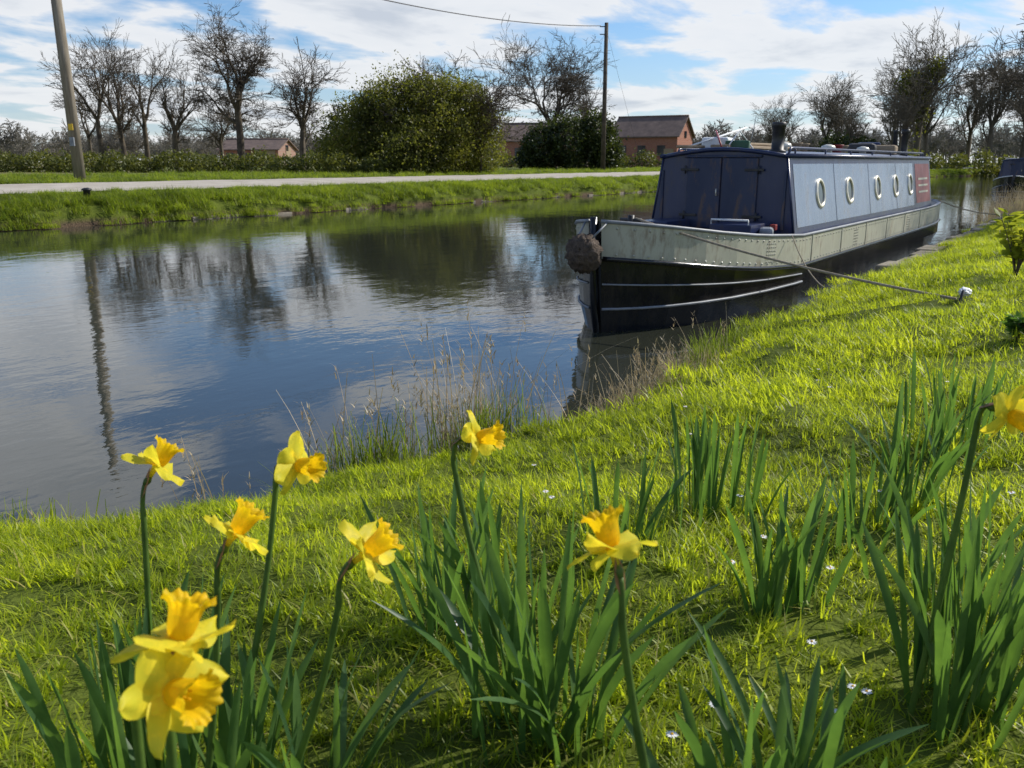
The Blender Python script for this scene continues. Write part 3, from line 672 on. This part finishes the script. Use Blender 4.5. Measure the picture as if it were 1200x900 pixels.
def foliage(name,x,y,ell,n,leaf,mat,parent=None,zoff=0,seed=0,thick=.13):
    r=np.random.default_rng(seed); c=V(x,y); z0=float(gz(c.x,c.y))
    vol=np.array([e[3]*e[4]*e[5] for e in ell])**(2/3); cnt=(n*vol/vol.sum()).astype(int); P=[]
    for e,k in zip(ell,cnt):
        d=r.normal(0,1,(k,3)); d/=np.linalg.norm(d,axis=1,keepdims=True)
        lum=np.array([mnoise.noise(Vector(q)*2.6+Vector((e[0],e[1],seed)))*.40+mnoise.noise(Vector(q)*7+Vector((e[1],e[0],seed)))*.34 for q in d])
        rad=(1+lum)*(1-np.abs(r.normal(0,thick,k))*np.where(r.random(k)<.12,-.8,1))
        q=d*rad[:,None]*np.array(e[3:6]); off=V(e[0],e[1])
        P.append(q+np.array([off.x,off.y,e[2]]))
    P=np.concatenate(P); P=P[P[:,2]>-.1]; k=len(P)
    a=r.normal(0,1,(k,3)); a/=np.linalg.norm(a,axis=1,keepdims=True); b=np.cross(a,r.normal(0,1,(k,3))); b/=np.linalg.norm(b,axis=1,keepdims=True)
    s=(r.uniform(.5,1.2,k)*leaf)[:,None]/2
    v=np.stack([P-a*s*1.3,P-b*s*.8,P+a*s*1.3,P+b*s*.8],1).reshape(-1,3)
    return mesh_obj(name,v,np.arange(4*k).reshape(-1,4),mat,parent,False,loc=None if parent else (c.x,c.y,z0+zoff))
big=foliage('evergreen_thicket',-5.6,51,[(-2.9,0,1.9,2.4,2.4,2.1),(-.6,0,2.6,2.6,2.6,2.7),(1.5,-1.2,2.2,2.0,1.8,2.0),(2.2,.5,2.5,2.5,2.4,2.6),(3.6,.8,1.5,1.5,1.6,1.8),(-4.4,.5,1.1,1.2,1.5,1.2),(.8,-.5,4.2,1.7,1.6,1.1),(-1.8,-.6,3.5,1.4,1.4,1.1),(1,-1.5,1.3,3.3,1.6,1.5),(3.0,0,3.9,1.3,1.4,1.1),(-3.0,-1.3,1.6,1.3,1.2,1.4)],90000,.12,M['olive'],seed=3,thick=.17)
for i,(dx,dy,H,r) in enumerate([(-3.2,0,5.0,.12),(-1.2,.3,6.2,.14),(.8,.3,6.8,.14),(2.9,.5,6.5,.12),(3.8,0,5.6,.1)]):
    v,f,_=grow_tree(200+i,H,.25,.9,6,r,.011); off=V(dx,dy); v=v+np.array([off.x,off.y,0]); mesh_obj('branches',v,f,M['bark'],big,True)
foliage('ivy_clad_thicket',4.6,70.5,[(-2.2,0,1.6,1.6,1.6,1.7),(0,0,2.1,2.0,1.8,2.0),(2.1,0,2.4,1.6,1.6,1.9),(3.0,.3,1.3,1.2,1.2,1.3),(-3.2,.3,.9,1.0,1,1.1)],30000,.18,M['ivy'],seed=5,thick=.16)
foliage('ivy_on_tree',53.3,116.8,[(0,0,8,1.4,1.3,3.6),(-1.8,0,10.5,1.5,1.3,1.6),(1.4,0,12,1.2,1.2,1.6)],2400,.35,M['olive'],seed=6,thick=.3)
foliage('ivy_clad_thicket',42.5,116,[(0,0,1.8,3.4,2,2.2),(3.5,0,1.6,2.8,2,1.9)],6000,.35,M['ivy'],seed=8,thick=.2)
foliage('field_hedge',-27,47,[(i*1.5,.35*math.sin(i),.35,1.1,.7,.55+.15*math.sin(i*2.3)) for i in range(-6,14)],24000,.13,M['hedge'],seed=9,thick=.2)
foliage('field_hedge',-1,88,[(i*2.4,0,.5,1.8,.9,.9+.3*math.sin(i*2.3)) for i in range(-22,22)],26000,.24,M['hedge'],seed=10,thick=.2)
foliage('canal_hedge',60,110,[(i*2.6,0,.7,2,1.2,1.3+.5*math.sin(i*1.9)) for i in range(-9,14)],20000,.35,M['hedge'],seed=12,thick=.2)
dw=empty('distant_woods')
_dc=[grow_tree(300+i,9,.2,.85,5,.2,.05) for i in range(3)]
def dproto(i):
    return mesh_obj('distant_tree',_dc[i][0],_dc[i][1],M['farwood'],None,False)
pts=[]
for k in range(900):
    y=random.uniform(190,420); x=random.uniform(-.75,.85)*y; c=V(x,y)
    if c.y<30+float(bend(np.array(min(c.x,400.)))): continue
    if mnoise.noise(Vector((x*.01,y*.01,0)))<-.25: continue
    pts.append((c.x,c.y,1.0))
pts=np.array(pts); scatter(dw,dproto,3,pts,rng.uniform(.6,1.15,len(pts)),False)
# ------------------------------------------------------------------ buildings
def barn(name,x,y,Lx,Wy,eave,ridge,rz,openings=True):
    c=V(x,y); z=float(gz(c.x,c.y)); root=empty(name,(c.x,c.y,z),-(math.pi/2-TH)+rz)
    a,b=Lx/2,Wy/2
    v=[(-a,-b,-.3),(a,-b,-.3),(a,b,-.3),(-a,b,-.3),(-a,-b,eave),(a,-b,eave),(a,b,eave),(-a,b,eave),(-a,0,ridge),(a,0,ridge)]
    f=[(0,1,5,4),(2,3,7,6),(1,2,6,9,5),(3,0,4,8,7)]
    mesh_obj('walls',v,f,M['brick'],root)
    o=.3; sl=(ridge-eave)/b
    for sg in (-1,1):
        v=[(-a-o,sg*(b+o),eave-sl*o+.05),(a+o,sg*(b+o),eave-sl*o+.05),(a+o,0,ridge+.05),(-a-o,0,ridge+.05)]
        v+=[(p[0],p[1],p[2]+.12) for p in v]
        mesh_obj('roof',v,[(0,1,2,3),(7,6,5,4),(0,4,5,1),(1,5,6,2),(2,6,7,3),(3,7,4,0)],M['tile'],root)
    tube('ridge_tiles',[(-a-o,0,ridge+.18),(a+o,0,ridge+.18)],.12,M['tile'],root,6)
    if openings:
        for i in range(3):
            box('window',(-a+Lx*(i+.6)/3.4,-b-.02,eave*.55),(.9,.08,1.0),M['glass'],root); box('window_sill',(-a+Lx*(i+.6)/3.4,-b-.06,eave*.55-.56),(1.1,.14,.1),M['coping'],root)
        box('door',(a-.9,-b-.03,.95),(1.1,.08,2.0),M['timber'],root)
        box('gable_door',(a+.03,.3,1.1),(.08,1.4,2.2),M['timber'],root); box('gable_window',(a+.03,0,eave+.2),(.08,.7,.7),M['glass'],root)
    return root
barn('brick_barn',15.8,100,7.6,5.6,3.3,5.3,math.radians(-28))
barn('brick_barn',5.5,108,13,6,3.0,4.9,math.radians(-12))
barn('brick_shed',-31,108,7.5,5,1.9,3.0,math.radians(-10))
# ------------------------------------------------------------------ poles, wires
pb=V(-15.5,31.5); pz=float(gz(pb.x,pb.y)); pt=V(-15.65,31.6,10.2)
pr=empty('utility_pole')
tube('pole',[(pb.x,pb.y,pz-.3),Vector((pb.x,pb.y,pz)).lerp(pt,.5),pt],[.20,.18,.15],M['pole'],pr,14)
m=Vector((pb.x,pb.y,pz)).lerp(pt,.20); back=-V(0,1)*.19
box('warning_plate',m+back,(.16,.03,.22),M['yellow'],pr,-(math.pi/2-TH)); box('pole_box',m+back+Vector((0,0,-.5)),(.16,.12,.3),M['grey'],pr,-(math.pi/2-TH))
q0=V(6.55,63.5); qz=float(gz(q0.x,q0.y)); qt=Vector((q0.x,q0.y,11.0))
pr2=empty('utility_pole')
tube('pole',[(q0.x,q0.y,qz-.3),qt],[.17,.13],M['bark'],pr2,12); 
for i in (0,1): tube('insulator_bracket',[qt-Vector((0,0,.25+.5*i)),qt-Vector((0,0,.25+.5*i))-V(.45,0)],.035,M['blackiron'],pr2,6)
ow=empty('overhead_wire')
tube('wire',hang(pt-Vector((0,0,.2)),qt-V(.4,0)-Vector((0,0,.2)),1.0,40),.026,M['wire'],ow,5)
tube('stay_wire',[qt-Vector((0,0,.4)),V(3.0,64.5,1.0)],.008,M['wire'],pr2,5); tube('stay_wire',[qt-Vector((0,0,.4)),V(9.6,64.5,1.0)],.008,M['wire'],pr2,5)
for x,y in [(-12.0,24.3)]:
    c=V(x,y); lathe('mooring_bollard',[(.10,0),(.09,.16),(.13,.18),(.13,.22),(.05,.25)],M['blackiron'],None,(c.x,float(far(c.x))+1.0,.72))
# ------------------------------------------------------------------ small shrubs at right
def shrub(name,x,y,H,n,leaf,mat,seed):
    rd=random.Random(seed); c=V(x,y); z=float(gz(c.x,c.y)); root=empty(name,(c.x,c.y,z)); vs=[];fs=[]
    for k in range(n):
        a=rd.uniform(0,6.28); ln=rd.uniform(.15,.6); h=H*rd.uniform(.6,1)
        pts=[Vector((math.cos(a)*ln*h*t**1.3,math.sin(a)*ln*h*t**1.3,h*t)) for t in (0,.25,.5,.75,1)]
        tube('branch',pts,[.008,.007,.005,.004,.003],M['bark'],root,5)
        for i in range(26):
            t=rd.uniform(.3,1); p=Vector((math.cos(a)*ln*h*t**1.3,math.sin(a)*ln*h*t**1.3,h*t))
            d=Vector((rd.gauss(0,1),rd.gauss(0,1),rd.uniform(-.2,.9))).normalized(); s=d.cross(Vector((rd.random(),rd.random(),rd.random()))).normalized(); up=s.cross(d)
            L=leaf*rd.uniform(.6,1.2); o=len(vs); w=L*.2
            vs+=[p,p+d*L*.35+s*w,p+d*L*.7+s*w*.8-up*L*.04,p+d*L-up*L*.1,p+d*L*.7-s*w*.8-up*L*.04,p+d*L*.35-s*w]
            fs+=[(o,o+1,o+2,o+3,o+4,o+5)]
    mesh_obj('leaves',vs,fs,mat,root)
shrub('laurel_shrub',4.78,8.1,.66,9,.13,M['shrub'],4)
shrub('garden_plant',3.02,5.0,.16,12,.06,M['dleaf'],5)
# ------------------------------------------------------------------ sky, sun, camera
sd=(CAMR*.93+CAMF*.42).normalized(); EL=math.radians(37)
sund=Vector((sd.x*math.cos(EL),sd.y*math.cos(EL),math.sin(EL)))
w=bpy.data.worlds.new('World'); SC.world=w; w.use_nodes=True; nt=w.node_tree; bg=nt.nodes['Background']
sky=N(nt,'ShaderNodeTexSky'); sky.sky_type='NISHITA'; sky.sun_disc=False; sky.sun_elevation=EL; sky.sun_rotation=math.atan2(sund.x,sund.y)
sky.air_density=1.1; sky.dust_density=.3; sky.ozone_density=4.0
tc=N(nt,'ShaderNodeTexCoord'); sp=N(nt,'ShaderNodeSeparateXYZ'); nt.links.new(tc.outputs['Generated'],sp.inputs[0])
mz=N(nt,'ShaderNodeMath',operation='MAXIMUM'); nt.links.new(sp.outputs[2],mz.inputs[0]); mz.inputs[1].default_value=0
az=N(nt,'ShaderNodeMath',operation='ADD'); nt.links.new(mz.outputs[0],az.inputs[0]); az.inputs[1].default_value=.13
dv=N(nt,'ShaderNodeVectorMath',operation='DIVIDE'); nt.links.new(tc.outputs['Generated'],dv.inputs[0])
cb=N(nt,'ShaderNodeCombineXYZ'); [nt.links.new(az.outputs[0],cb.inputs[i]) for i in range(3)]; nt.links.new(cb.outputs[0],dv.inputs[1])
mp=N(nt,'ShaderNodeMapping'); mp.inputs['Rotation'].default_value=(0,0,math.radians(20)); mp.inputs['Scale'].default_value=(.8,1.0,.0); mp.inputs['Location'].default_value=(3.7,1.4,0)
nt.links.new(dv.outputs[0],mp.inputs[0])
n1=N(nt,'ShaderNodeTexNoise'); n1.inputs['Scale'].default_value=1.5; n1.inputs['Detail'].default_value=9; n1.inputs['Roughness'].default_value=.55; n1.inputs['Distortion'].default_value=.25
nt.links.new(mp.outputs[0],n1.inputs['Vector'])
zt_=N(nt,'ShaderNodeMapRange'); nt.links.new(mz.outputs[0],zt_.inputs[0]); zt_.inputs[1].default_value=.14; zt_.inputs[2].default_value=.42; zt_.inputs[3].default_value=.01; zt_.inputs[4].default_value=.14
nf=N(nt,'ShaderNodeMath',operation='SUBTRACT'); nt.links.new(n1.outputs['Fac'],nf.inputs[0]); nt.links.new(zt_.outputs[0],nf.inputs[1])
cov=ramp(nt,nf.outputs[0],[(.39,(0,0,0)),(.50,(1,1,1))]); s2=N(nt,'ShaderNodeSeparateColor'); nt.links.new(cov,s2.inputs[0])
hz=N(nt,'ShaderNodeMapRange'); nt.links.new(mz.outputs[0],hz.inputs[0]); hz.inputs[1].default_value=0; hz.inputs[2].default_value=.14; hz.inputs[3].default_value=.6; hz.inputs[4].default_value=0
mx=N(nt,'ShaderNodeMath',operation='MAXIMUM'); nt.links.new(s2.outputs[0],mx.inputs[0]); nt.links.new(hz.outputs[0],mx.inputs[1])
sc_=N(nt,'ShaderNodeMath',operation='MULTIPLY'); nt.links.new(mx.outputs[0],sc_.inputs[0]); sc_.inputs[1].default_value=.92
ccol=ramp(nt,n1.outputs['Fac'],[(.40,(.66,.77,.93)),(.50,(.97,.98,1.0)),(.58,(.93,.95,.98)),(.70,(.66,.71,.79))])
cs=N(nt,'ShaderNodeVectorMath',operation='SCALE'); nt.links.new(ccol,cs.inputs[0]); cs.inputs['Scale'].default_value=7.6
blue=mixc(nt,1.0,sky.outputs[0],(.82,.96,1.14),'MULTIPLY')
mxc=mixc(nt,sc_.outputs[0],blue,cs.outputs[0]); nt.links.new(mxc,bg.inputs[0]); bg.inputs[1].default_value=.12
sl=bpy.data.lights.new('sun','SUN'); sl.energy=5.0; sl.angle=math.radians(.5); sl.color=(1,.95,.86)
so=bpy.data.objects.new('sun',sl); COL.objects.link(so); so.rotation_euler=sund.to_track_quat('Z','Y').to_euler()
cam=bpy.data.cameras.new('camera'); co=bpy.data.objects.new('camera',cam); COL.objects.link(co); SC.camera=co
cam.sensor_width=36; cam.lens=30; cam.clip_start=.05; cam.clip_end=5000
co.location=(0,0,1.65); co.rotation_euler=(math.radians(90-14.57),0,math.radians(35.2-90))
cam.dof.use_dof=True; cam.dof.focus_distance=3.6; cam.dof.aperture_fstop=10
SC.view_settings.view_transform='Standard'; SC.view_settings.look='None'; SC.view_settings.exposure=0
print('objects',len(bpy.data.objects))
